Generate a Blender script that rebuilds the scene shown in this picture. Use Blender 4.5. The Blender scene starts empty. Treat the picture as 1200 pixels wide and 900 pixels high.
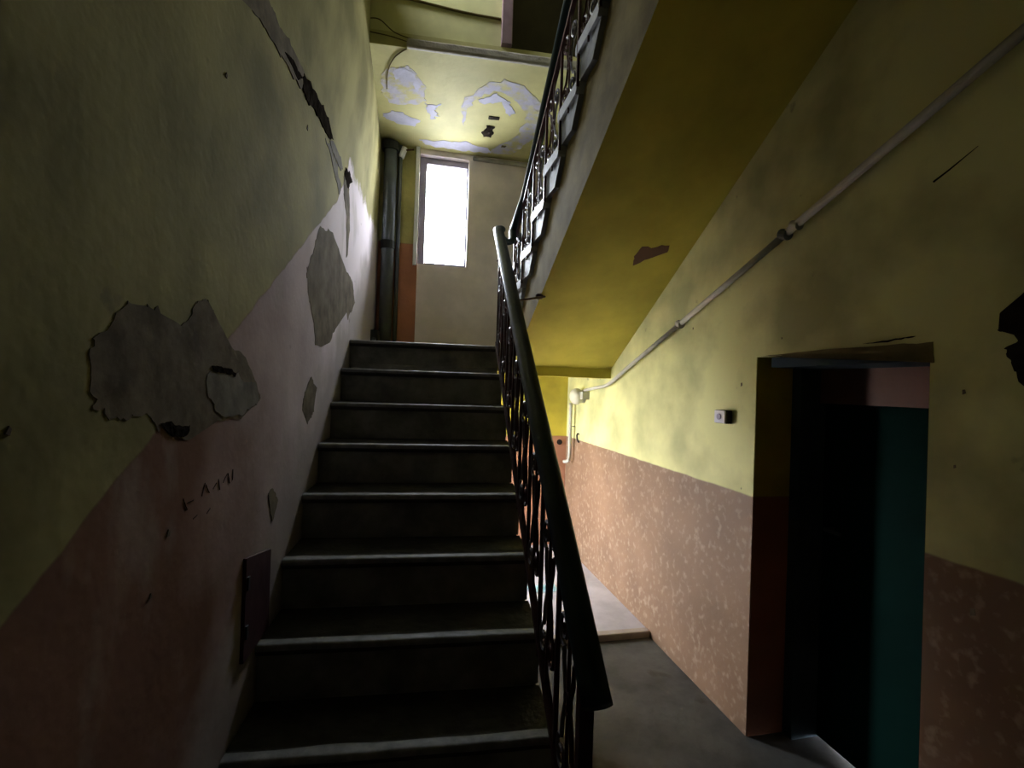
import bpy, bmesh, math, random
from mathutils import Vector, Matrix, noise
random.seed(7)
C = bpy.context.scene.collection
scene = bpy.context.scene

# ------------------------------------------------------------------ camera
F = 571.87
YAW, PITCH, ROLL = .151428, .005485, .032941
cam_loc = Vector((.5663, -1.4576, 1.0708))
fw = Vector((math.sin(YAW)*math.cos(PITCH), math.cos(YAW)*math.cos(PITCH), math.sin(PITCH)))
rt = Vector((math.cos(YAW), -math.sin(YAW), 0))
upv = rt.cross(fw)
r2 = rt*math.cos(ROLL) + upv*math.sin(ROLL)
u2 = -rt*math.sin(ROLL) + upv*math.cos(ROLL)
cd = bpy.data.cameras.new('camera')
cam = bpy.data.objects.new('camera', cd); C.objects.link(cam)
M = Matrix((r2, u2, -fw)).transposed().to_4x4(); M.translation = cam_loc
cam.matrix_world = M
cd.sensor_fit = 'HORIZONTAL'; cd.sensor_width = 36; cd.lens = F/1200*36
cd.clip_start = .02; cd.clip_end = 300
scene.camera = cam

# ------------------------------------------------------------------ world, exposure
w = bpy.data.worlds.new('sky'); scene.world = w; w.use_nodes = True
nt = w.node_tree; bg = nt.nodes['Background']
bg.inputs[0].default_value = (.90, .94, 1.0, 1); bg.inputs[1].default_value = 77.0
scene.view_settings.view_transform = 'Standard'
scene.view_settings.look = 'None'
scene.view_settings.gamma = 1
scene.view_settings.use_curve_mapping = False
scene.view_settings.exposure = 0.0
def portal(name, center, nrm, sx, sz):
    l = bpy.data.lights.new(name, 'AREA'); l.shape = 'RECTANGLE'; l.size = sx; l.size_y = sz
    l.cycles.is_portal = True
    o = bpy.data.objects.new(name, l); C.objects.link(o); o.location = center
    o.rotation_euler = Vector(nrm).to_track_quat('-Z', 'Y').to_euler()

# ------------------------------------------------------------------ frames and numbers
T = .255; R = .1911; FL = -3*R; WID = .965
LZ = 7*R                               # half landing level
N = Vector((.99785, .0656, 0)).normalized(); U = Vector((-.0656, .99785, 0)).normalized()
def A(a, u, z): return N*a + U*u + Vector((0, 0, z))     # frame of the right wall and upper flight
def W(x, y, z): return Vector((x, y, z))                 # frame of the lower flight
AW = 2.129                             # right wall face
AS = 1.30                              # left face of the upper flight
UB = 3.044                             # back wall face
UE = 3.33                              # end wall of the lower passage
CZ = 3.22                              # underside of the slab above the half landing

# ------------------------------------------------------------------ materials
def mat(name, col, rough=.8, bump=0, bscale=20, var=0, vscale=3, metal=0, col2=None, coord='Object', spec=.2, detail=6, thr=None, stretch=None, det2=None):
    m = bpy.data.materials.new(name); m.use_nodes = True
    n = m.node_tree.nodes; L = m.node_tree.links; b = n['Principled BSDF']
    b.inputs['Base Color'].default_value = (*col, 1); b.inputs['Roughness'].default_value = rough
    b.inputs['Metallic'].default_value = metal
    b.inputs['Specular IOR Level'].default_value = spec
    tc = n.new('ShaderNodeTexCoord'); src = tc.outputs[coord]
    if stretch:
        mp = n.new('ShaderNodeMapping'); mp.inputs['Scale'].default_value = stretch
        L.new(src, mp.inputs[0]); src = mp.outputs[0]
    m['src'] = 1
    if var or col2:
        t = n.new('ShaderNodeTexNoise'); t.inputs['Scale'].default_value = vscale; t.inputs['Detail'].default_value = detail
        t.inputs['Roughness'].default_value = .6
        L.new(src, t.inputs['Vector'])
        rp = n.new('ShaderNodeValToRGB')
        a, c = thr or (.35, .65)
        rp.color_ramp.elements[0].position = a; rp.color_ramp.elements[1].position = c
        c2 = col2 or tuple(min(1, x*(1+var)) for x in col)
        c1 = col if col2 else tuple(x*(1-var) for x in col)
        rp.color_ramp.elements[0].color = (*c1, 1); rp.color_ramp.elements[1].color = (*c2, 1)
        L.new(t.outputs['Fac'], rp.inputs[0])
        out = rp.outputs[0]
        if det2:
            t2 = n.new('ShaderNodeTexNoise'); t2.inputs['Scale'].default_value = det2[0]; t2.inputs['Detail'].default_value = 5
            L.new(src, t2.inputs['Vector'])
            r2_ = n.new('ShaderNodeValToRGB'); r2_.color_ramp.elements[0].position = det2[1]; r2_.color_ramp.elements[1].position = det2[2]
            L.new(t2.outputs['Fac'], r2_.inputs[0])
            mx = n.new('ShaderNodeMix'); mx.data_type = 'RGBA'; mx.inputs[7].default_value = (*det2[3], 1)
            L.new(r2_.outputs[0], mx.inputs[0]); L.new(out, mx.inputs[6]); out = mx.outputs[2]
        L.new(out, b.inputs['Base Color'])
    if bump:
        t = n.new('ShaderNodeTexNoise'); t.inputs['Scale'].default_value = bscale; t.inputs['Detail'].default_value = 8
        L.new(src, t.inputs['Vector'])
        bp = n.new('ShaderNodeBump'); bp.inputs['Strength'].default_value = bump; bp.inputs['Distance'].default_value = .02
        L.new(t.outputs['Fac'], bp.inputs['Height']); L.new(bp.outputs[0], b.inputs['Normal'])
    return m

YEL = (.50, .44, .13); PNK = (.44, .225, .155)
def paint_two(name, kind, yel=YEL, pnk=PNK, fleck=None, fthr=(.54, .70), fscale=26, rough=.55, lilac=None, bump=.35, dirt=.35, spec=.3):
    """oil-painted wall: yellow above, pink dado below a boundary; boundary 'level' or 'stair'"""
    m = bpy.data.materials.new(name); m.use_nodes = True
    n = m.node_tree.nodes; L = m.node_tree.links; b = n['Principled BSDF']
    b.inputs['Roughness'].default_value = rough; b.inputs['Specular IOR Level'].default_value = spec
    tc = n.new('ShaderNodeTexCoord'); sp = n.new('ShaderNodeSeparateXYZ'); L.new(tc.outputs['Object'], sp.inputs[0])
    def mth(op, a, c=None, cl=False):
        k = n.new('ShaderNodeMath'); k.operation = op; k.use_clamp = cl
        for i, v in enumerate((a, c)):
            if v is None: continue
            if isinstance(v, (int, float)): k.inputs[i].default_value = v
            else: L.new(v, k.inputs[i])
        return k.outputs[0]
    def noi(scale, det=5, st=None):
        t = n.new('ShaderNodeTexNoise'); t.inputs['Scale'].default_value = scale; t.inputs['Detail'].default_value = det
        if st:
            mp = n.new('ShaderNodeMapping'); mp.inputs['Scale'].default_value = st
            L.new(tc.outputs['Object'], mp.inputs[0]); L.new(mp.outputs[0], t.inputs['Vector'])
        else: L.new(tc.outputs['Object'], t.inputs['Vector'])
        return t.outputs['Fac']
    def rgbmix(f, a, c):
        mx = n.new('ShaderNodeMix'); mx.data_type = 'RGBA'
        if isinstance(f, (int, float)): mx.inputs[0].default_value = f
        else: L.new(f, mx.inputs[0])
        for i, v in ((6, a), (7, c)):
            if isinstance(v, tuple): mx.inputs[i].default_value = (*v, 1)
            else: L.new(v, mx.inputs[i])
        return mx.outputs[2]
    def ramp(f, a, c):
        mr = n.new('ShaderNodeMapRange'); mr.inputs[1].default_value = a; mr.inputs[2].default_value = c
        L.new(f, mr.inputs[0]); return mr.outputs[0]
    if kind == 'stair':
        lim = mth('ADD', mth('MULTIPLY', sp.outputs[1], .66), 1.195)
        lim = mth('ADD', mth('MINIMUM', lim, 2.22), mth('MULTIPLY', ramp(sp.outputs[1], 1.3, 1.6), mth('MULTIPLY', noi(6, 8), .30)))
    elif kind == 'landing': lim = 2.337
    else: lim = .578
    wob = mth('MULTIPLY', mth('SUBTRACT', noi(9), .5), .03 if kind == 'stair' else .012)
    d = mth('ADD', mth('SUBTRACT', sp.outputs[2], lim), wob)
    fac = mth('ADD', mth('MULTIPLY', d, mth('SUBTRACT', 160, mth('MULTIPLY', ramp(sp.outputs[1], 1.3, 1.6), 146)) if kind == 'stair' else 160), .5, True)
    y1 = rgbmix(ramp(noi(2.6, 9), .36, .62), tuple(x*(1-dirt) for x in yel), tuple(min(1, x*1.15) for x in yel))
    p = rgbmix(ramp(noi(2.8, 7), .3, .7), tuple(x*.8 for x in pnk), tuple(x*1.15 for x in pnk))
    if fleck: p = rgbmix(mth('MULTIPLY', ramp(noi(fscale, 3), *fthr), .6), p, fleck)
    if lilac:
        # worn zone along the treads; near the landing, window light put into the lilac
        zone = ramp(mth('ADD', sp.outputs[1], mth('MULTIPLY', noi(3, 6), 1.1)), .25, 1.9)
        p = rgbmix(mth('MULTIPLY', zone, .8), p, lilac)
        near = mth('SUBTRACT', sp.outputs[2], mth('MULTIPLY', sp.outputs[1], .75))
        st = ramp(mth('ADD', near, mth('MULTIPLY', noi(5, 5), .5)), .62, .38)
        p = rgbmix(mth('MULTIPLY', st, .75), p, (.33, .29, .27))
        blot = ramp(noi(4.5, 8, (1, 1, .45)), .56, .66)
        p = rgbmix(mth('MULTIPLY', blot, .4), p, (.36, .32, .28))
    c = rgbmix(fac, p, y1)
    # thin darker pencil line where the two paints meet
    line = mth('SUBTRACT', 1.0, mth('MULTIPLY', mth('ABSOLUTE', d), 160), True)
    c = rgbmix(mth('MULTIPLY', line, .45), c, (.16, .10, .07))
    spots = ramp(noi(7, 10), .69, .74)
    c = rgbmix(mth('MULTIPLY', spots, .5), c, (.14, .11, .08))
    L.new(c, b.inputs['Base Color'])
    hb = mth('ADD', noi(5, 4), mth('MULTIPLY', noi(40, 6), .18))
    bp = n.new('ShaderNodeBump'); bp.inputs['Strength'].default_value = bump; bp.inputs['Distance'].default_value = .03
    L.new(hb, bp.inputs['Height']); L.new(bp.outputs[0], b.inputs['Normal'])
    return m

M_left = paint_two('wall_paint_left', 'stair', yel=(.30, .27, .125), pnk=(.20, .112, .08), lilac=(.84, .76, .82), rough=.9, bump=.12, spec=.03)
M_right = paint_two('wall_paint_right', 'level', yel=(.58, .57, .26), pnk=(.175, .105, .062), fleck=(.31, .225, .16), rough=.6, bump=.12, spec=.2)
M_back = paint_two('wall_paint_landing', 'landing', yel=(.46, .42, .17), pnk=(.44, .18, .10), rough=.6, bump=.3)
M_backp = mat('mauve_wall_paint', (.80, .71, .67), .6, .1, 6, .12, 3)
M_end = paint_two('wall_paint_end', 'level', yel=(.44, .36, .045), pnk=(.36, .17, .10), rough=.6, bump=.12)
M_ceil = mat('ceiling_yellow', (.50, .47, .21), .7, .25, 6, .15, 3)
M_sof = mat('soffit_yellow', (.44, .37, .055), .55, .25, 5, .16, 2.2)
M_string = mat('stringer_olive', (.145, .115, .048), .85, .2, 8, .3, 4, spec=.1)
M_patch = mat('bare_plaster', (.150, .124, .090), .95, .14, 16, .35, 9, spec=.02)
M_patch2 = mat('bare_plaster_pale', (.18, .165, .14), .95, .16, 16, .25, 8, spec=.02)
M_dark = mat('dark_cavity', (.022, .018, .015), .95, .5, 30, .4, 12, spec=0)
M_white = mat('chipped_white_paint', (.50, .46, .44), .7, .3, 40, .15, 12)
M_lilac = mat('lilac_filler', (.46, .45, .56), .8, .3, 20, 0, 9, col2=(.50, .47, .24), thr=(.44, .60))
M_lilac2 = mat('pale_lilac_filler', (.50, .50, .64), .8, .3, 20, .12, 9)
M_nose = mat('worn_lit_stone_edge', (.20, .20, .19), .5, .2, 25, .3, 14)  # paler than the tread: worn edge with grazing window light in the colour
M_tread = mat('dark_stone_tread', (.05, .048, .042), .8, .4, 25, .3, 9)
M_riser = mat('dark_stone_riser', (.22, .22, .19), .8, .4, 18, .35, 6)
M_step_side = mat('pale_grey_step_paint', (.34, .35, .38), .5, .2, 20, .15, 10)
M_step_under = mat('dirty_step_side', (.18, .185, .195), .6, .2, 20, .25, 8)
M_floor = mat('concrete_floor', (.08, .08, .078), .5, .3, 12, .28, 4, det2=(6, .62, .7, (.06, .055, .05)))
M_floor2 = mat('pale_worn_floor', (.42, .40, .42), .45, .2, 12, .15, 4)
M_kerb = mat('worn_kerb', (.36, .31, .26), .6, .3, 15, .2, 6)
M_rail = mat('dark_green_handrail', (.008, .020, .022), .38, .05, 30, .3, 8, spec=.28)
M_iron = mat('maroon_iron', (.045, .016, .016), .42, .1, 40, .3, 20)
M_iron2 = mat('grey_iron_edge', (.11, .10, .11), .4, .1, 40, .3, 20)
M_pipe = mat('cream_conduit', (.42, .41, .35), .45, .05, 30, .15, 6)
M_drain = mat('grey_drain_pipe', (.12, .135, .155), .45, .1, 20, .2, 5)
M_dark_metal = mat('dark_metal', (.035, .04, .045), .5, .1, 20, .3, 5)
M_frame = mat('window_frame_paint', (.36, .33, .42), .6, .1, 20, .1, 5)
M_frame_w = mat('white_sash_paint', (.88, .88, .93), .5, .1, 20, .05, 5)
M_switch = mat('white_plastic', (.70, .68, .74), .35)
M_black = mat('black_plastic', (.02, .018, .016), .5)
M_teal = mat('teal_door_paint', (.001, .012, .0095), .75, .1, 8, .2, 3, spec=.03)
M_brown = mat('brown_transom', (.10, .045, .03), .5, .15, 10, .2, 4)
M_lintel = mat('blue_grey_lintel', (.02, .035, .045), .8, .15, 10, .2, 4)
M_jamb = paint_two('jamb_paint', 'level', yel=(.36, .29, .035), pnk=(.22, .085, .04), rough=.6)
M_maroon = mat('maroon_hatch', (.055, .022, .026), .6, .1, 20, .2, 6)
M_beam = mat('mauve_door_frame', (.22, .15, .16), .6, .2, 12, .2, 5)
M_dkdoor = mat('dark_brown_door', (.050, .042, .026), .6, .2, 12, .2, 4)
M_slab = mat('grey_slab_edge', (.40, .37, .32), .7, .4, 25, .2, 8)
M_lit_patch = mat('pale_blue_lit_patch', (.45, .68, .72), .8, .2, 50, .1, 20)  # bright floor light put into the colour of a small patch
M_opal = mat('opal_glass', (.55, .53, .42), .3)
M_yard = mat('courtyard_ground', (.78, .76, .72), .9, .3, 8, .2, 2)
M_upw = mat('upper_yellow_paint', (.66, .64, .33), .7, .1, 6, .12, 3)
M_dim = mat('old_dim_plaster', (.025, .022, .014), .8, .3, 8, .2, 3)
def glass():
    m = bpy.data.materials.new('window_glass'); m.use_nodes = True
    n = m.node_tree.nodes; L = m.node_tree.links; n.remove(n['Principled BSDF'])
    t = n.new('ShaderNodeBsdfTransparent'); t.inputs[0].default_value = (.95, .96, .97, 1)
    g = n.new('ShaderNodeBsdfGlossy'); g.inputs['Roughness'].default_value = .05
    fr = n.new('ShaderNodeFresnel'); fr.inputs[0].default_value = 1.3
    mx = n.new('ShaderNodeMixShader'); L.new(fr.outputs[0], mx.inputs[0]); L.new(t.outputs[0], mx.inputs[1]); L.new(g.outputs[0], mx.inputs[2])
    L.new(mx.outputs[0], n['Material Output'].inputs[0]); return m
M_glass = glass()

# ------------------------------------------------------------------ helpers
def link(name, bm, m, parent=None, smooth=False, bevel=0, mats=None):
    bmesh.ops.recalc_face_normals(bm, faces=bm.faces[:])
    me = bpy.data.meshes.new(name); bm.to_mesh(me); bm.free()
    for mm in (mats or [m]): me.materials.append(mm)
    if smooth:
        for p in me.polygons: p.use_smooth = True
    o = bpy.data.objects.new(name, me); C.objects.link(o)
    if parent: o.parent = parent
    if bevel:
        b = o.modifiers.new('bevel', 'BEVEL'); b.width = bevel; b.segments = 2; b.limit_method = 'ANGLE'
    return o
def place(o):
    """give a top-level or part mesh an origin of its own? kept at world origin so paint levels read object space"""
    return o
def struct(o): o['kind'] = 'structure'; return o
def thing(name, label, cat, group=None):
    o = bpy.data.objects.new(name, None); C.objects.link(o); o.empty_display_size = .1
    o['label'] = label; o['category'] = cat
    if group: o['group'] = group
    return o
def tag(o, label, cat, group=None):
    o['label'] = label; o['category'] = cat
    if group: o['group'] = group
    return o
def box(bm, fr, a0, a1, b0, b1, c0, c1):
    vs = [bm.verts.new(fr(a, b, c)) for a in (a0, a1) for b in (b0, b1) for c in (c0, c1)]
    for f in ((0,1,3,2), (4,6,7,5), (0,4,5,1), (2,3,7,6), (0,2,6,4), (1,5,7,3)): bm.faces.new([vs[i] for i in f])
def bx(name, m, fr, r, parent=None, bevel=0):
    bm = bmesh.new(); box(bm, fr, *r); return link(name, bm, m, parent, bevel=bevel)
def prism(bm, pts0, pts1):
    """closed solid between two matching polygons"""
    a = [bm.verts.new(p) for p in pts0]; b = [bm.verts.new(p) for p in pts1]; n = len(a)
    bm.faces.new(a); bm.faces.new(b[::-1])
    for i in range(n): bm.faces.new((a[i], b[i], b[(i+1) % n], a[(i+1) % n]))
def tube(bm, pts, r, sides=8, caps=True, sy=1.0, ref=None):
    pts = [Vector(p) for p in pts]; rings = []
    for i, p in enumerate(pts):
        if i == 0: d = pts[1]-p
        elif i == len(pts)-1: d = p-pts[i-1]
        else: d = (pts[i+1]-p).normalized() + (p-pts[i-1]).normalized()
        d.normalize()
        rf = Vector(ref) if ref else (Vector((0, 0, 1)) if abs(d.z) < .9 else Vector((1, 0, 0)))
        s = d.cross(rf).normalized(); t = s.cross(d).normalized()
        rr = r[i] if isinstance(r, (list, tuple)) else r
        rings.append([bm.verts.new(p + s*math.cos(k*2*math.pi/sides)*rr + t*math.sin(k*2*math.pi/sides)*rr*sy) for k in range(sides)])
    for a, b in zip(rings, rings[1:]):
        for k in range(sides): bm.faces.new((a[k], a[(k+1) % sides], b[(k+1) % sides], b[k]))
    if caps: bm.faces.new(rings[0][::-1]); bm.faces.new(rings[-1])
def smoothpath(pts, n=6):
    pts = [Vector(p) for p in pts]; out = []
    P_ = [pts[0]] + pts + [pts[-1]]
    for i in range(1, len(P_)-2):
        p0, p1, p2, p3 = P_[i-1:i+3]
        for k in range(n):
            t = k/n
            out.append(.5*((2*p1) + (p2-p0)*t + (2*p0-5*p1+4*p2-p3)*t*t + (3*p1-p0-3*p2+p3)*t**3))
    out.append(pts[-1]); return out
def blob(name, m, pts, fr, parent, th=.005, jit=.012, sub=8, base=0.0, axis=0):
    """thin irregular plaster piece: outline given in two plane coordinates, fr(h, p, q) with h the height off the plane"""
    out = []
    n = len(pts)
    for i in range(n):
        p, q = pts[i], pts[(i+1) % n]
        for k in range(sub):
            t = k/sub
            x = p[0]*(1-t)+q[0]*t; y = p[1]*(1-t)+q[1]*t
            d = noise.noise_vector(Vector((x*14, y*14, len(pts)*1.7)))*jit*1.6 + noise.noise_vector(Vector((x*60, y*60, 3)))*jit*1.1
            out.append((x+d.x, y+d.y))
    bm = bmesh.new()
    prism(bm, [fr(base-.004, *p) for p in out], [fr(base+th, *p) for p in out])
    bmesh.ops.triangulate(bm, faces=[f for f in bm.faces if len(f.verts) > 4])
    return link(name, bm, m, parent)

# ================================================================== SETTING
# ---- floor of the passage and the foot of the stairs
bm = bmesh.new(); fpoly = ((-.2, -3), (2.9, -3), (2.9, 1.70), (-.2, 1.50))
prism(bm, [W(x, y, FL-.2) for x, y in fpoly], [W(x, y, FL) for x, y in fpoly])
floor = struct(link('floor', bm, M_floor))
bm = bmesh.new(); prism(bm, [A(a, u, z) for a, u, z in ((.0, 1.54, FL-.2), (3.0, 1.54, FL-.2), (3.0, 3.7, FL-.2), (.0, 3.7, FL-.2))],
                        [A(a, u, z) for a, u, z in ((.0, 1.54, FL+.035), (3.0, 1.54, FL+.035), (3.0, 3.7, FL+.035), (.0, 3.7, FL+.035))])
bf = link('back_floor', bm, M_floor2, floor); bf['label'] = 'slightly raised lit floor behind the kerb under the landing'
kb = bx('kerb', M_kerb, A, (-.2, AW, 1.49, 1.55, FL-.2, FL+.042), floor, .008)

# ---- left wall: a grid so the upper part can stand slightly proud
bm = bmesh.new(); NY, NZ = 56, 40; y0, y1, z0, z1 = -3.0, 3.06, FL-.1, 5.2
def lx(y, z):
    s = min(1, max(0, (z-2.3)/.7)); s = s*s*(3-2*s)
    k = min(1, max(0, (3.05-y)/1.3))
    return .07*s*k + .0015*noise.noise(Vector((1, y*2.2, z*2.2)))
g = [[bm.verts.new((lx(y0+(y1-y0)*i/NY, z0+(z1-z0)*j/NZ), y0+(y1-y0)*i/NY, z0+(z1-z0)*j/NZ)) for j in range(NZ+1)] for i in range(NY+1)]
SY0, SY1, SZ0, SZ1 = [y0+(y1-y0)*i/NY for i in (40, 43)] + [z0+(z1-z0)*j/NZ for j in (31, 37)]
for i in range(NY):
    for j in range(NZ):
        if (40 <= i < 43 and 31 <= j < 37) or (i >= 45 and j < 12): continue      # unseen side opening added to light the upper wall; passage below
        bm.faces.new((g[i][j], g[i+1][j], g[i+1][j+1], g[i][j+1]))
bmesh.ops.delete(bm, geom=[v for v in bm.verts if not v.link_faces], context='VERTS')
bed = [e for e in bm.edges if e.is_boundary]
res = bmesh.ops.extrude_edge_only(bm, edges=bed)
for v in res['geom']:
    if isinstance(v, bmesh.types.BMVert): v.co.x = -.25
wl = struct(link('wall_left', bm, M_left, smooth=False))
for p in wl.data.polygons: p.use_smooth = len(p.vertices) == 4 and p.area < 1
def LW(h, y, z): return Vector((lx(y, z)+h, y, z))
blob('plaster_patch', M_patch, [(-0.562, 1.129), (-0.511, 1.171), (-0.426, 1.196), (-0.369, 1.205), (-0.268, 1.201), (-0.205, 1.254), (-0.124, 1.242), (-0.078, 1.164), (0.045, 1.151), (0.188, 1.053), (0.216, 0.998), (0.126, 0.962), (0.003, 0.957), (-0.076, 0.952), (-0.169, 0.949), (-0.249, 0.93), (-0.321, 0.962), (-0.399, 0.977), (-0.478, 0.991), (-0.529, 1.023), (-0.559, 1.066)], LW, wl, .0012, .016)
blob('plaster_patch', M_patch2, [(-0.145, 1.075), (-0.073, 1.09), (0.021, 1.075), (0.173, 1.05), (0.215, 1.003), (0.139, 0.969), (0.003, 0.962), (-0.094, 0.986), (-0.135, 1.031)], LW, wl, .003, .012)
blob('plaster_hole', M_dark, [(-0.344, 0.967), (-0.287, 0.966), (-0.223, 0.955), (-0.237, 0.935), (-0.274, 0.933), (-0.317, 0.949)], LW, wl, .003, .008)
blob('plaster_hole', M_dark, [(-0.12, 1.098), (-0.073, 1.102), (-0.019, 1.09), (0.021, 1.081), (0.011, 1.069), (-0.051, 1.08), (-0.112, 1.09)], LW, wl, .0045, .005)
blob('plaster_patch', M_patch, [(0.928, 1.79), (1.203, 1.833), (1.498, 1.749), (1.821, 1.717), (1.945, 1.599), (1.719, 1.454), (1.526, 1.595), (1.388, 1.531), (1.348, 1.359), (1.153, 1.263), (0.927, 1.232), (0.882, 1.326), (0.779, 1.425), (0.737, 1.527), (0.796, 1.616)], LW, wl, .0012, .014)
blob('plaster_patch', M_patch, [(0.87, 1.084), (0.972, 1.033), (0.937, 0.933), (0.823, 0.882), (0.732, 0.944), (0.764, 1.016)], LW, wl, .0012, .010)
blob('plaster_patch', M_patch, [(.335, .66), (.39, .69), (.44, .63), (.40, .57), (.35, .61)], LW, wl, .002, .010)
# long crack with crumbling edge running to the landing
blob('wall_crack', M_patch, [(-.15, 2.06), (0.017, 2.137), (0.153, 2.151), (0.374, 2.188), (0.558, 2.201), (0.583, 2.294), (0.309, 2.262), (0.187, 2.271), (-.15, 2.24)], LW, wl, .004, .012)
blob('wall_crack', M_dark, [(0.583, 2.294), (0.818, 2.322), (1.021, 2.344), (1.109, 2.279), (0.928, 2.249), (0.672, 2.219), (0.558, 2.201)], LW, wl, .005, .014)
blob('wall_crack', M_dark, [(.33, 2.20), (.5, 2.215), (.56, 2.25), (.42, 2.235)], LW, wl, .006, .006)
blob('wall_crack', M_patch2, [(1.109, 2.285), (1.326, 2.292), (1.40, 2.26), (1.288, 2.225), (1.057, 2.24)], LW, wl, .003, .014)
blob('wall_crack', M_patch2, [(0.98, 2.23), (1.20, 2.22), (1.38, 2.16), (1.33, 2.08), (1.18, 2.14)], LW, wl, .002, .02)
blob('wall_crack', M_dark, [(1.473, 2.311), (1.60, 2.34), (1.68, 2.30), (1.575, 2.23), (1.45, 2.25)], LW, wl, .004, .016)
blob('wall_crack', M_patch, [(1.434, 2.24), (1.599, 2.227), (1.664, 2.042), (1.618, 1.83), (1.57, 1.803), (1.56, 2.055), (1.46, 2.126)], LW, wl, .002, .012)
for y, z, s in ((.30, 2.18, .022), (.66, 2.11, .016), (-.10, 1.85, .010), (-.71, .99, .008), (-.30, .73, .012), (-.36, .62, .008)):
    blob('chip', M_patch, [(y-s*.6, z-s*.5), (y+s*.3, z-s*.7), (y+s*.6, z+s*.2), (y, z+s*.7)], LW, wl, .002, .002, 3)
# scratched marks below the big patch
for y, z, dy, dz in ((-.24, .79, .02, -.03), (-.22, .775, .03, .0), (-.15, .775, .015, .03), (-.13, .80, .02, -.025), (-.09, .78, .02, .012), (-.06, .80, .01, -.03), (-.03, .785, .025, .02), (.0, .805, .012, -.03), (.03, .81, .0, -.03), (-.19, .73, .02, .004), (-.12, .725, .018, .008)):
    bm = bmesh.new(); tube(bm, [LW(.0, y, z), LW(.0005, y+dy*.5, z+dz*.6), LW(.0, y+dy, z+dz)], .0013, 4)
    link('scratch', bm, M_dark, wl)

# ---- right wall with the deep doorway
D0, D1, DH, DD = -.241, .556, 1.252, 2.50
bm = bmesh.new()
box(bm, A, AW, 2.9, D1, UE+.5, FL-.1, 5.2)
box(bm, A, AW, 2.9, -3.1, D0, FL-.1, 5.2)
box(bm, A, AW, 2.9, D0, D1, DH, 5.2)
wr = struct(link('wall_right', bm, M_right))
# jamb linings, lintel, door leaf and transom
jl = bx('door_jamb', M_jamb, A, (AW+.004, DD+.1, D1-.004, D1+.01, FL, DH), wr); jl['label'] = 'deep far jamb painted dark yellow over brown'
bx('door_jamb', M_jamb, A, (AW+.004, DD+.1, D0-.01, D0+.004, FL, DH), wr)
door = thing('door_1', 'recessed teal door under a brown transom board in the right wall', 'door'); door['kind'] = 'structure'
bx('door_frame', M_lintel, A, (2.33, DD+.05, D1-.06, D1-.003, FL, DH-.003), door)
bx('door_frame', M_lintel, A, (DD-.02, DD+.05, D0+.003, D0+.04, FL, DH-.003), door)
bx('lintel', M_lintel, A, (AW+.03, DD+.05, D0+.003, D1-.06, DH-.05, DH-.004), door)
bx('transom_board', M_brown, A, (DD-.06, DD, D0+.04, D1-.06, 1.04, DH-.05), door)
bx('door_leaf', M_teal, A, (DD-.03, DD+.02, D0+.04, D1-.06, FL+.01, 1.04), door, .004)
bm = bmesh.new(); tube(bm, [A(DD-.03, .43, .45), A(DD-.08, .43, .45), A(DD-.085, .34, .45)], .009, 8); link('door_handle', bm, M_dark_metal, door)
# chipped plaster along the lintel and edges
def RW(h, u, z): return A(AW-h, u, z)
blob('plaster_chip', M_string, [(D1-.03, DH+.001), (D1-.15, DH+.005), (D1-.35, DH+.008), (D0+.1, DH+.009), (D0-.008, DH+.008), (D0-.010, DH-.06), (D0-.002, DH-.06), (D0, DH)], RW, wr, .003, .003)
blob('plaster_chip', M_dark, [(D0+.24, DH+.02), (D0+.15, DH+.028), (D0+.05, DH+.03), (D0+.06, DH+.026), (D0+.16, DH+.022)], RW, wr, .005, .003)
for a_, b_, c_ in ((D0-.10, 1.10, .008), (D0-.08, .87, .006), (.64, .60, .005), (-.38, .45, .012), (.40, 1.33, .005), (.66, 1.12, .01), (1.1, 1.45, .007)):
    blob('chip', M_patch, [(a_-c_*.6, b_-c_*.5), (a_+c_*.5, b_-c_), (a_+c_*.5, b_+c_*.8), (a_-c_*.3, b_+c_)], RW, wr, .002, .001, 3)
hole = blob('broken_hole', M_dark, [(-.425, 1.325), (-.44, 1.30), (-.415, 1.275), (-.44, 1.262), (-.46, 1.245), (-.436, 1.225), (-.445, 1.215), (-.46, 1.17), (-.50, 1.12), (-.62, 1.11), (-.66, 1.25), (-.60, 1.38), (-.50, 1.385), (-.46, 1.36)], RW, wr, .006, .010)
hole['label'] = 'dark ragged hole knocked into the yellow plaster'
bm = bmesh.new(); tube(bm, [RW(0, -.235, 1.782), RW(.002, -.28, 1.80), RW(0, -.36, 1.84)], [.0035, .0025, .001], 5); link('wall_crack', bm, M_dark, wr)

# ---- half landing slab (its front beam over the passage) and its lower soffit
bm = bmesh.new()
prism(bm, [W(0, 1.825, 1.19), W(.965, 1.825, 1.19), W(.965, 3.1, 1.19), W(0, 3.1, 1.19)], [W(0, 1.825, LZ-.002), W(.965, 1.825, LZ-.002), W(.965, 3.1, LZ-.002), W(0, 3.1, LZ-.002)])
prism(bm, [A(1.1, 2.30, 1.19), A(AW, 2.30, 1.19), A(AW, UE+.3, 1.19), A(.0, UE+.3, 1.19), A(.0, 2.55, 1.19), A(1.1, 2.55, 1.19)],
      [A(1.1, 2.30, LZ-.004), A(AW, 2.30, LZ-.004), A(AW, UE+.3, LZ-.004), A(.0, UE+.3, LZ-.004), A(.0, 2.55, LZ-.004), A(1.1, 2.55, LZ-.004)])
landing = struct(link('landing_slab', bm, M_sof))
bm = bmesh.new(); prism(bm, [A(1.27, 2.262, 1.165), A(AW, 2.262, 1.165), A(AW, 2.42, 1.165), A(1.27, 2.42, 1.165)], [A(1.27, 2.262, 1.245), A(AW, 2.262, 1.245), A(AW, 2.42, 1.29), A(1.27, 2.42, 1.29)])
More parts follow.
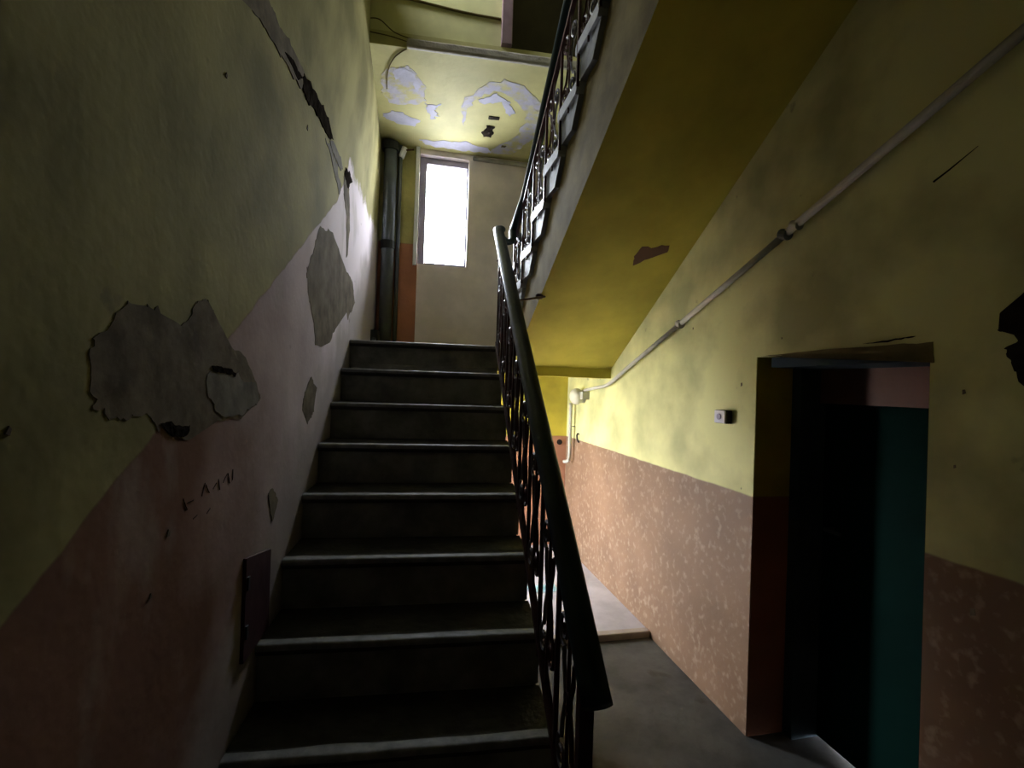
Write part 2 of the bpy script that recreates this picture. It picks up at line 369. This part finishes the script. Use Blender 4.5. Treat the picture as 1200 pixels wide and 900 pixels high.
link('landing_beam', bm, M_sof, landing)

# ---- back wall over the landing, with window opening
wx0, wx1, wz0, wz1 = .345, .793, 2.165, 3.17     # along A-frame a
bm = bmesh.new()
box(bm, A, -.3, wx0+.2, UB, UB+.20, LZ-.1, 5.2)
box(bm, A, wx1+.2, 2.9, UB, UB+.20, LZ-.1, 5.2)
box(bm, A, wx0+.2, wx1+.2, UB, UB+.20, LZ-.1, wz0)
box(bm, A, wx0+.2, wx1+.2, UB, UB+.20, wz1, 5.2)
wb = struct(link('wall_back', bm, M_backp))
ox = .2
# yellow over orange strip between drain pipe and window
sp_ = bx('painted_strip', M_back, A, (.0+ox*.0+.1, wx0+ox, UB-.004, UB+.01, LZ, CZ), wb); sp_['label'] = 'narrow strip of yellow paint over orange dado'

win = thing('window_1', 'narrow bright window over the landing', 'window'); win['kind'] = 'structure'
a0, a1 = wx0+ox, wx1+ox
wf = bx('frame_jamb', M_frame, A, (a0, a0+.065, UB+.06, UB+.14, wz0, wz1), win, .004)
bx('frame_jamb', M_frame, A, (a1-.012, a1, UB+.06, UB+.14, wz0, wz1), win)
bx('frame_head', M_frame, A, (a0+.065, a1-.012, UB+.06, UB+.14, wz1-.055, wz1), win, .004)
bx('frame_sill', M_frame, A, (a0+.065, a1-.012, UB+.05, UB+.14, wz0, wz0+.03), win, .004)
bx('glass_pane', M_glass, A, (a0+.065, a1-.012, UB+.10, UB+.104, wz0+.03, wz1-.055), win)
wc = bx('casing_strip', M_frame_w, A, (a0-.040, a0-.004, UB-.03, UB+.01, wz0-.02, wz1+.09), win, .004); wc['label'] = 'white casing strip lit by the window'
tr = struct(bx('trim_1', M_slab, A, (a1+.03, 1.75, UB-.035, UB+.0, CZ-.055, CZ-.02), None, .01))

# ---- end wall of the lower passage with the yard doorway
DY0, DY1, DTOP = 2.42, 2.88, 1.02
bm = bmesh.new()
box(bm, A, -.1, 2.9, UE, UE+.16, FL-.1, 1.34)
we = struct(link('wall_end', bm, M_end))
bm = bmesh.new()
for ya, yb, za in ((1.86, DY0, FL-.1), (DY1, 3.6, FL-.1), (DY0, DY1, DTOP)): box(bm, W, -.18, -.002, ya, yb, za, 1.105)
struct(link('wall_passage', bm, M_end))
bm = bmesh.new(); tube(bm, [A(2.055, UE+.01, .515), A(2.055, UE-.012, .515)], .028, 12); kh = link('wall_hole', bm, M_dark, we); kh['label'] = 'small round dark hole in the dado'

# ---- ceiling slab above the half landing, wall over it, upper closing walls
bm = bmesh.new(); prism(bm, [W(-.05, 1.735, CZ), W(2.4, 1.735, CZ), W(2.4, 3.5, CZ), W(-.05, 3.5, CZ)], [W(-.05, 1.735, CZ+.09), W(2.4, 1.735, CZ+.09), W(2.4, 3.5, CZ+.09), W(-.05, 3.5, CZ+.09)])
ceil = struct(link('ceiling', bm, M_ceil))
def CE(h, x, y): return Vector((x, y, CZ-h))
blob('filler_patch', M_lilac, [(0.099, 2.1), (0.184, 1.949), (0.277, 1.914), (0.345, 1.981), (0.404, 2.107), (0.411, 2.296), (0.34, 2.372), (0.155, 2.39), (0.087, 2.285)], CE, ceil, .002, .02)
blob('filler_patch', M_lilac2, [(.20, 1.97), (.27, 1.94), (.33, 2.0), (.37, 2.12), (.34, 2.2), (.31, 2.08), (.25, 2.04), (.19, 2.08)], CE, ceil, .003, .015)
blob('filler_patch', M_lilac2, [(0.409, 2.357), (0.502, 2.337), (.46, 2.42), (0.52, 2.506), (0.429, 2.571)], CE, ceil, .002, .02)
blob('filler_patch', M_lilac, [(0.697, 2.595), (0.672, 2.309), (0.766, 2.105), (0.857, 1.984), (0.969, 1.913), (1.1, 1.967), (1.234, 2.115), (1.32, 2.29), (1.338, 2.502), (1.29, 2.753), (1.174, 2.992), (0.919, 3.04), (1.051, 2.857), (1.168, 2.632), (1.207, 2.441), (1.149, 2.247), (1.041, 2.119), (0.929, 2.071), (0.83, 2.127), (0.755, 2.253), (0.722, 2.418)], CE, ceil, .002, .018, 4)
blob('filler_patch', M_lilac2, [(0.795, 2.207), (0.913, 2.11), (1.028, 2.177), (1.097, 2.338), (1.059, 2.388), (0.968, 2.208), (0.842, 2.254)], CE, ceil, .003, .014)
blob('filler_patch', M_lilac2, [(0.351, 2.909), (0.748, 2.872), (1.0, 2.98), (.95, 3.02), (0.71, 3.03), (0.397, 3.0)], CE, ceil, .0025, .02)
blob('filler_patch', M_lilac2, [(.06, 2.55), (.2, 2.5), (.36, 2.62), (.3, 2.70), (.12, 2.66)], CE, ceil, .002, .02)
blob('ceiling_hole', M_dark, [(0.867, 2.65), (0.905, 2.55), (0.965, 2.56), (0.964, 2.652), (0.937, 2.74), (0.888, 2.741)], CE, ceil, .005, .012)
blob('ceiling_hole', M_dark, [(0.902, 2.413), (0.982, 2.412), (0.988, 2.454), (0.907, 2.454)], CE, ceil, .005, .006)
blob('ceiling_hole', M_string, [(1.06, 2.86), (1.10, 2.86), (1.10, 2.89), (1.06, 2.89)], CE, ceil, .004, .008)

bm = bmesh.new()
UX = .905
box(bm, W, -.05, UX, 1.74, 1.95, CZ+.09, 5.2)
box(bm, W, UX, 2.3, 2.35, 2.5, CZ+.09, 5.2)
wu = struct(link('wall_upper', bm, M_upw))
sl = bx('slab_edge', M_slab, W, (.30, 1.9, 1.70, 1.737, CZ-.012, CZ+.045), wu, .012); sl['label'] = 'rough grey edge strip of the upper slab'
bm = bmesh.new(); tube(bm, smoothpath([W(.05, 1.735, 3.56), W(.35, 1.733, 3.53), W(.65, 1.733, 3.50), W(.90, 1.733, 3.49)]), .008, 5); link('wall_groove', bm, M_string, wu)
cb = thing('electric_cable', 'thin loose cables stapled across the yellow wall above the landing', 'cable')
for pts in ([W(.02, 1.73, 3.36), W(.12, 1.722, 3.37), W(.22, 1.722, 3.30), W(.34, 1.722, 3.27), W(.5, 1.73, 3.255)], [W(.04, 1.73, 3.29), W(.2, 1.722, 3.27), W(.34, 1.722, 3.245), W(.5, 1.73, 3.25)]):
    bm = bmesh.new(); tube(bm, smoothpath(pts), .0035, 5); link('cable', bm, M_string, cb)
bm = bmesh.new(); tube(bm, smoothpath([W(.30, 1.74, CZ-.004), W(.22, 1.83, CZ-.006), W(.16, 1.98, CZ-.006), W(.13, 2.2, CZ-.006)]), .004, 5); link('cable', bm, M_string, cb)
# dark door beside it
ud = thing('door_2', 'dark brown upper door with mauve frame above the landing', 'door'); ud['kind'] = 'structure'
bx('door_frame', M_beam, W, (UX, UX+.07, 1.70, 2.3, CZ+.09, 4.9), ud, .004)
bx('door_leaf', M_dkdoor, W, (UX+.07, 2.0, 2.0, 2.05, CZ+.09, 4.9), ud)
bx('door_rail', M_dark_metal, W, (UX+.07, 2.0, 1.985, 2.0, CZ+.09, CZ+.2), ud)
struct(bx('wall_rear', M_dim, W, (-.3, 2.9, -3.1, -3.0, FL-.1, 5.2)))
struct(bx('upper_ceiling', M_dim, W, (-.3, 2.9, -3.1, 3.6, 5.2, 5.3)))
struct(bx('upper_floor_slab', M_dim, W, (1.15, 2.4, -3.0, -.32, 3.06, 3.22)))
# yard ground outside the back doorway
struct(bx('yard_ground', M_yard, W, (-9, 9, -3, 13, FL-.40, FL-.21)))

# ================================================================== LOWER FLIGHT
st = thing('staircase', 'lower flight of dark worn stone steps rising to the window landing', 'staircase')
nm = .022
for k in range(-2, 8):
    z = k*R; y = k*T; d = T if k < 7 else .3
    bm = bmesh.new()
    # tread with rounded worn nose
    th = .038; prof = [(y+d+.012, z), (y+.012, z-.0005), (y+.003, z-.004), (y, z-.012), (y+.001, z-.026), (y+.008, z-th), (y+d+.012, z-th)]
    xs = [.003 + .962*i/14 for i in range(15)]
    rows = []
    for i, x in enumerate(xs):
        wv = .004*noise.noise(Vector((x*4, k*3.1, 0))) + .003*noise.noise(Vector((x*15, k*2, 5)))
        dz = -.004*abs(noise.noise(Vector((x*3, k*1.3, 9))))
        rows.append([bm.verts.new((x, yy + (wv if yy < y+.02 else 0), zz + (dz if yy < y+.02 and zz > z-.02 else 0))) for yy, zz in prof])
    n = len(prof)
    for a_, b_ in zip(rows, rows[1:]):
        for i in range(n): bm.faces.new((a_[i], a_[(i+1) % n], b_[(i+1) % n], b_[i]))
    bm.faces.new(rows[0]); bm.faces.new(rows[-1][::-1])
    step = link('step', bm, M_tread, st)
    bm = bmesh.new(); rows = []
    for i, x in enumerate(xs):                      # paler front strip: wear, with the window light on it put into the colour
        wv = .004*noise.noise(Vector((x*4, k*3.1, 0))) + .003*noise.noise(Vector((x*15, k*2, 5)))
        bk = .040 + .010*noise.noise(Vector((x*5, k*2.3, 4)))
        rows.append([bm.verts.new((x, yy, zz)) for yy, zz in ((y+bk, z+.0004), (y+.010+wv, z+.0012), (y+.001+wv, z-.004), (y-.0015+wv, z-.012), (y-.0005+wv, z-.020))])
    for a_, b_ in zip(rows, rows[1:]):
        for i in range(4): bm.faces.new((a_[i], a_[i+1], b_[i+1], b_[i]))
    link('worn_lit_nosing', bm, M_nose, step, smooth=True)
    bm = bmesh.new(); box(bm, W, .003, .962, y+nm, y+T+nm, z-R, z-th)
    link('riser', bm, M_riser, step)
# body of the flight: sloping underside, closed side to the passage
bm = bmesh.new()
side = [(-.48, FL), (-.44, FL), (1.80, 1.19), (1.80, FL), (-.4, FL)]
pr = [(-.47, FL-.0), (-.47, FL+.01), (1.9, FL+.01+2.37*.7493), (1.9, 1.19), (1.80, 1.19), (1.55, .72), (1.1, .35), (1.1, FL)]
prism(bm, [W(.02, y, z) for y, z in pr], [W(.955, y, z) for y, z in pr]); bmesh.ops.triangulate(bm, faces=[f for f in bm.faces if len(f.verts) > 4])
link('flight_body', bm, M_riser, st)

# ================================================================== UPPER FLIGHT
us = thing('staircase', 'upper flight with yellow underside and pale step ends climbing above the right wall', 'staircase')
T2 = .272; zt0, ut0 = 1.84, 1.905
def low_u(u): return 1.455 + (1.875-u)*.553           # lower edge of the stringer at the left face
def low_w(u): return 1.243 + (2.262-u)*.62             # soffit where it meets the right wall
k = -3
steps_k = list(range(-2, 7))
for k in steps_k:
    zk = zt0 + k*R; ub = ut0 - k*T2                     # tread surface level, its camera-side end
    th = .060
    bm = bmesh.new()
    pr = [(ub-.005, zk), (ub+.02, zk), (ub+T2+.01, zk), (ub+T2+.028, zk-.012), (ub+T2+.03, zk-.03), (ub+T2+.022, zk-th), (ub+.012, zk-th), (ub-.0, zk-th+.012), (ub-.005, zk-.03)]
    prism(bm, [A(AS-.045, u, z) for u, z in pr], [A(AW, u, z) for u, z in pr])
    step = link('step', bm, M_step_side, us)
    bm = bmesh.new(); pr = [(ub+.0, zk-th), (ub+T2-.005, zk-th), (ub+T2-.005, zk-R), (ub+.10, zk-R)]
    prism(bm, [A(AS-.028, u, z) for u, z in pr], [A(AW, u, z) for u, z in pr]); link('riser', bm, M_step_under, step)
bm = bmesh.new()
NU = 16; uu = [2.30 + (-.35-2.30)*i/NU for i in range(NU+1)]
rows = []
for u in uu:
    zl = low_u(u); zw = low_w(u)
    ztop = zt0 + (ut0-u)*R/T2 - .035
    zl_ = min(zl, ztop-.06)
    rows.append([bm.verts.new(p) for p in (A(AS, u, zl_+.0), A(AS, u, ztop), A(AW, u, ztop), A(AW, u, zw), A((AS+AW)/2, u, (zl_+zw)/2))])
for a_, b_ in zip(rows, rows[1:]):
    for i in range(5):
        f = bm.faces.new((a_[i], a_[(i+1) % 5], b_[(i+1) % 5], b_[i])); f.material_index = 1 if i == 0 else 0
bm.faces.new(rows[0]); bm.faces.new(rows[-1][::-1])
fb = link('flight_body', bm, M_sof, us, mats=[M_sof, M_string]); fb['label'] = 'yellow painted sloping underside with olive side face'
def SF(h, v, u):
    zz = low_u(u)*(1-v)+low_w(u)*v; return A(AS+(AW-AS)*v, u, zz-h)
blob('soffit_stain', M_brown, [(.58, 1.20), (.62, 1.26), (.70, 1.22), (.82, 1.17), (.80, 1.12), (.70, 1.13), (.60, 1.14)], SF, us, .002, .012, 4)

# ================================================================== RAILINGS
def spiral(c, e1, e2, r0, turns, start, sgn=1, n=22):
    pts = []
    for i in range(n+1):
        t = i/n; a = start + sgn*turns*2*math.pi*t; r = r0*(1-.78*t)
        pts.append(c + e1*math.cos(a)*r + e2*math.sin(a)*r)
    return pts
def railing(label, group, P0, D, H, Hb, Hs, bays, L, hand_pts, hr, newel=None):
    """P0: point on nosing line at s=0, D: vector per bay along slope, H handrail height, Hb bottom rail, Hs sub rail"""
    t = thing('stair_railing', label, 'railing', group)
    bm = bmesh.new(); tube(bm, hand_pts, hr, 14, sy=.78, ref=(0, 0, 1))
    hnd = link('handrail', bm, M_rail, t, smooth=True); hnd['label'] = 'thick dark green plastic handrail'
    Z = Vector((0, 0, 1)); e1 = D.normalized()
    n1 = e1.cross(Z).normalized()
    horiz = Z.cross(n1).normalized()
    if horiz.dot(D) < 0: horiz = -horiz
    for nm_, h, w_ in (('bottom_rail', Hb, .010), ('sub_rail', Hs, .010)):
        if h is None: continue
        bm = bmesh.new(); p, q = P0 + Z*h, P0 + D*bays + Z*h
        v = Z*.014
        a_ = [p-v+n1*.012, p+v+n1*.012, p+v-n1*.012, p-v-n1*.012]; prism(bm, a_, [x+D*bays for x in a_])
        link(nm_, bm, M_iron, t)
    Hb = Hb or .02
    for b in range(bays+1):
        base = P0 + D*b
        bm = bmesh.new(); a_ = [base+n1*.007+horiz*.007, base-n1*.007+horiz*.007, base-n1*.007-horiz*.007, base+n1*.007-horiz*.007]
        prism(bm, [x+Z*(-.02) for x in a_], [x+Z*Hs for x in a_]); bal = link('baluster', bm, M_iron, t)
    for b in range(bays):
        m = P0 + D*(b+.5)
        # plain thin bar in the middle of the bay
        bm = bmesh.new(); tube(bm, [m+Z*Hb, m+Z*Hs], .006, 6); bal = link('baluster', bm, M_iron, t)
        # scroll work: two C scrolls back to back, heart above, ring in the middle
        for sg in (-1, 1):
            bm = bmesh.new()
            c1 = m + Z*(Hb+.13) + horiz*sg*.052; c2 = m + Z*(Hs-.13) + horiz*sg*.052
            s1 = spiral(c1, horiz*sg, Z, .050, 1.35, math.pi*.5, -1)[::-1]
            s2 = spiral(c2, horiz*sg, -Z, .050, 1.35, math.pi*.5, -1)
            midp = [m + Z*((Hb+Hs)/2 + dz) + horiz*sg*dx for dz, dx in ((-.07, .045), (0, .018), (.07, .045))]
            tube(bm, smoothpath(s1[:-1] + midp + s2[1:], 1) if False else s1 + midp + s2, .007, 5, ref=n1)
            link('scroll', bm, M_iron2 if sg == 1 else M_iron, t)
        bm = bmesh.new(); rg = [m + Z*((Hb+Hs)/2) + horiz*math.cos(k*math.pi/7)*.028 + Z*math.sin(k*math.pi/7)*.028 for k in range(15)]
        tube(bm, rg, .006, 5, ref=n1, caps=False); link('ring', bm, M_iron, t)
    return t
# lower railing
XR = .945
D = Vector((0, T, R)); P0 = Vector((XR, -.30, -.30*R/T))
hp = [W(.937, -.425, .375), W(.937, -.39, .403), W(.938, -.33, .452)] + [W(.940, y, .452+(y+.33)*.7760) for y in (0, .4, .8, 1.2, 1.6, 1.78)] + [W(.942, 1.84, 2.135), W(.96, 1.88, 2.15)]
t = railing('lower wrought iron stair railing with dark green handrail beside the dark steps', None, P0, D, .75, .045, .655, 8, T, hp, .0365)
bx('newel_post', M_iron, W, (XR-.018, XR+.018, -.335, -.299, -2*R+.0, .42), t, .003)
# link piece where the lower railing turns to the upper one
lk = [W(.955, 1.87, 2.13), W(.98, 1.94, 2.11), W(1.03, 2.02, 2.11), W(1.07, 2.06, 2.14), A(1.225, 2.10, 2.24)]
bm = bmesh.new(); tube(bm, smoothpath(lk), .028, 10, sy=.8); l_ = link('handrail_turn', bm, M_rail, t, smooth=True)
bm = bmesh.new(); tube(bm, smoothpath([W(.945, 1.86, 1.93), W(1.0, 1.95, 1.88), W(1.08, 2.02, 1.90), A(1.25, 2.07, 2.0)]), .009, 6); link('sub_rail_turn', bm, M_iron, t)
# upper railing
AR = 1.262
D2 = U*(-T2) + Vector((0, 0, R))
P1 = A(AR, ut0+.27, zt0-R-.01)
hp2 = [A(1.235, 2.10, 2.255), A(1.25, 2.0, 2.33)] + [A(1.27, u, 2.35+(2.0-u)*.815) for u in (1.9, 1.5, 1.1, .7, .3, .0)]
t2 = railing('upper wrought iron stair railing with dark handrail along the pale step ends', None, P1, D2, .62, None, .55, 8, T2, hp2, .034)

tie = thing('tie_rod', 'short rusty iron rod fixed between lower railing and upper stringer', 'rod')
bm = bmesh.new(); tube(bm, [W(.945, 1.25, 1.545), A(AS+.03, 1.52, 1.655)], .007, 8); link('rod', bm, M_iron, tie)
bm = bmesh.new(); tube(bm, [A(AS-.02, 1.497, 1.648), A(AS+.002, 1.517, 1.654)], .02, 10); link('wall_plate', bm, M_iron, tie)

# ================================================================== THINGS ON THE RIGHT WALL
cd_ = thing('conduit_pipe', 'cream conduit pipe running diagonally up the right wall', 'pipe')
ap = AW-.035
def PR(u, z): return A(ap, u, z)
bm = bmesh.new(); tube(bm, [PR(-.95, 2.262), PR(-.47, 2.085), PR(.361, 1.785)], .0175, 12); link('pipe', bm, M_pipe, cd_, smooth=True)
bm = bmesh.new(); tube(bm, [PR(.34, 1.792), PR(1.19, 1.485)], .0155, 12); link('pipe', bm, M_pipe, cd_, smooth=True)
bm = bmesh.new(); tube(bm, [PR(1.15, 1.50)] + smoothpath([PR(1.9, 1.235), PR(2.17, 1.135), PR(2.32, 1.10), PR(2.50, 1.085), PR(2.76, 1.06)], 5), .014, 12); link('pipe', bm, M_pipe, cd_, smooth=True)
for u, z, r_ in ((.361, 1.785, .024), (1.19, 1.485, .021), (.30, 1.807, .020)):
    bm = bmesh.new(); d_ = (PR(0, 0)-PR(1, .362)).normalized(); c_ = PR(u, z); tube(bm, [c_-d_*.022, c_+d_*.022], r_, 12); link('coupling', bm, M_pipe if r_ < .022 else M_drain, cd_)
lamp = thing('wall_lamp', 'round cream bulkhead lamp on the right wall under the landing', 'lamp')
lc = A(AW-.075, 2.86, 1.0)
bm = bmesh.new(); tube(bm, [A(AW, 2.86, 1.0), A(AW-.04, 2.86, 1.0)], .06, 16); link('base', bm, M_pipe, lamp)
bm = bmesh.new(); bmesh.ops.create_uvsphere(bm, u_segments=20, v_segments=12, radius=.085)
for v in bm.verts: v.co = lc + N*(v.co.x*.75) + U*(v.co.y) + Vector((0, 0, v.co.z*.92))
link('shade', bm, M_opal, lamp, smooth=True)
bx('bracket', M_pipe, A, (AW-.07, AW, 2.72, 2.80, .975, 1.045), lamp, .006)
dp = thing('conduit_pipe', 'short vertical cream pipe below the round lamp', 'pipe')
bm = bmesh.new(); tube(bm, smoothpath([A(AW-.05, 3.08, .93), A(AW-.05, 3.08, .6), A(AW-.05, 3.08, .40), A(AW-.06, 3.10, .355), A(AW-.09, 3.13, .345)], 4), .017, 10); link('pipe', bm, M_pipe, dp, smooth=True)
bm = bmesh.new(); tube(bm, [A(AW, 3.08, .70), A(AW-.05, 3.08, .70)], .006, 6); link('clip', bm, M_pipe, dp)
hk = thing('wall_hook', 'small black hook on the yellow wall beside the vertical pipe', 'hook')
bm = bmesh.new(); tube(bm, smoothpath([A(AW, 2.96, .635), A(AW-.02, 2.96, .635), A(AW-.022, 2.955, .60), A(AW-.012, 2.95, .565), A(AW, 2.95, .56)], 4), .008, 6); link('hook', bm, M_black, hk)
sw = thing('bell_switch', 'small white push button box on the yellow wall left of the doorway', 'switch')
bx('box', M_black, A, (AW-.036, AW, .725, .815, .915, .985), sw, .003)
bx('face_plate', M_switch, A, (AW-.044, AW-.036, .727, .813, .917, .983), sw, .003)
bm = bmesh.new(); tube(bm, [A(AW-.044, .77, .95), A(AW-.05, .77, .95)], .016, 12); link('button', bm, M_frame, sw)

# hatch in the left wall beside the steps
ht = thing('wall_hatch', 'small dark maroon metal hatch set in the left wall beside the steps', 'hatch')
bm = bmesh.new(); prism(bm, [W(-.01, .135, .20), W(-.01, .36, .20), W(-.01, .36, .475), W(-.01, .135, .52)], [W(.010, .135, .20), W(.010, .36, .20), W(.010, .36, .475), W(.010, .135, .52)])
link('door_panel', bm, M_maroon, ht)
bx('hinge', M_dark_metal, W, (.010, .016, .14, .155, .27, .31), ht); bx('hinge', M_dark_metal, W, (.010, .016, .14, .155, .42, .46), ht)

# drain pipes in the landing corner
dr = thing('drain_pipe', 'thick dark grey drain pipe in the corner of the landing', 'pipe')
px_, py_ = .085, UB-.075
bm = bmesh.new(); tube(bm, [A(px_+.2, py_, LZ), A(px_+.2, py_, CZ-.02)], .056, 16); link('pipe', bm, M_drain, dr, smooth=True)
for zz, rr in ((LZ+.03, .070), (LZ+.95, .064), (CZ-.06, .074)):
    bm = bmesh.new(); tube(bm, [A(px_+.2, py_, zz-.035), A(px_+.2, py_, zz+.035)], rr, 16); link('collar', bm, M_dark_metal, dr)
dr2 = thing('heating_pipe', 'slim grey pipe standing beside the thick drain pipe', 'pipe')
bm = bmesh.new(); tube(bm, [A(px_+.285, UB-.04, LZ), A(px_+.285, UB-.04, CZ-.1), A(px_+.285, UB-.04, CZ-.02)], .018, 10); link('pipe', bm, M_drain, dr2, smooth=True)
bm = bmesh.new(); tube(bm, [A(px_+.29, UB-.05, CZ-.13), A(px_+.32, UB-.05, CZ-.04)], .026, 10); v_ = link('valve', bm, M_frame_w, dr2); v_['label'] = 'white valve body'
bm = bmesh.new(); tube(bm, [A(px_+.29, UB-.06, CZ-.07), A(px_+.40, UB-.06, CZ-.05)], .008, 6); link('lever', bm, M_brown, dr2)
gb_ = thing('meter_box', 'small dark box at the foot of the left wall on the landing', 'box')
bx('body', M_dark_metal, W, (.0, .06, 2.74, 2.88, LZ, LZ+.17), gb_, .004)
bm = bmesh.new(); tube(bm, [W(.03, 2.74, LZ+.09), W(.03, 2.715, LZ+.09)], .018, 8); link('knob', bm, M_drain, gb_)

# pale patch added for the bright light on the floor behind the railing
bm = bmesh.new(); NG = 8
gr = [[bm.verts.new(A(1.48+.24*i/NG, 2.20+.13*j/NG, FL+.039+.008*abs(noise.noise(Vector((i*.7, j*.9, 2)))))) for j in range(NG+1)] for i in range(NG+1)]
for i in range(NG):
    for j in range(NG): bm.faces.new((gr[i][j], gr[i+1][j], gr[i+1][j+1], gr[i][j+1]))
bmesh.ops.solidify(bm, geom=bm.faces[:], thickness=.004)
tag(link('lit_floor_patch', bm, M_lit_patch), 'pale blue patch standing for light on the floor behind the lower railing', 'light patch')

portal('window_portal', A((a0+a1)/2, UB+.19, (wz0+wz1)/2), -U, a1-a0+.02, wz1-wz0+.02)
portal('doorway_portal', W(-.17, (DY0+DY1)/2, (FL+DTOP)/2), (1, 0, 0), DY1-DY0, DTOP-FL)
portal('added_opening_portal', W(-.22, (SY0+SY1)/2, (SZ0+SZ1)/2), (1, 0, 0), SY1-SY0, SZ1-SZ0)  # opening added high in the left wall, out of view, for light
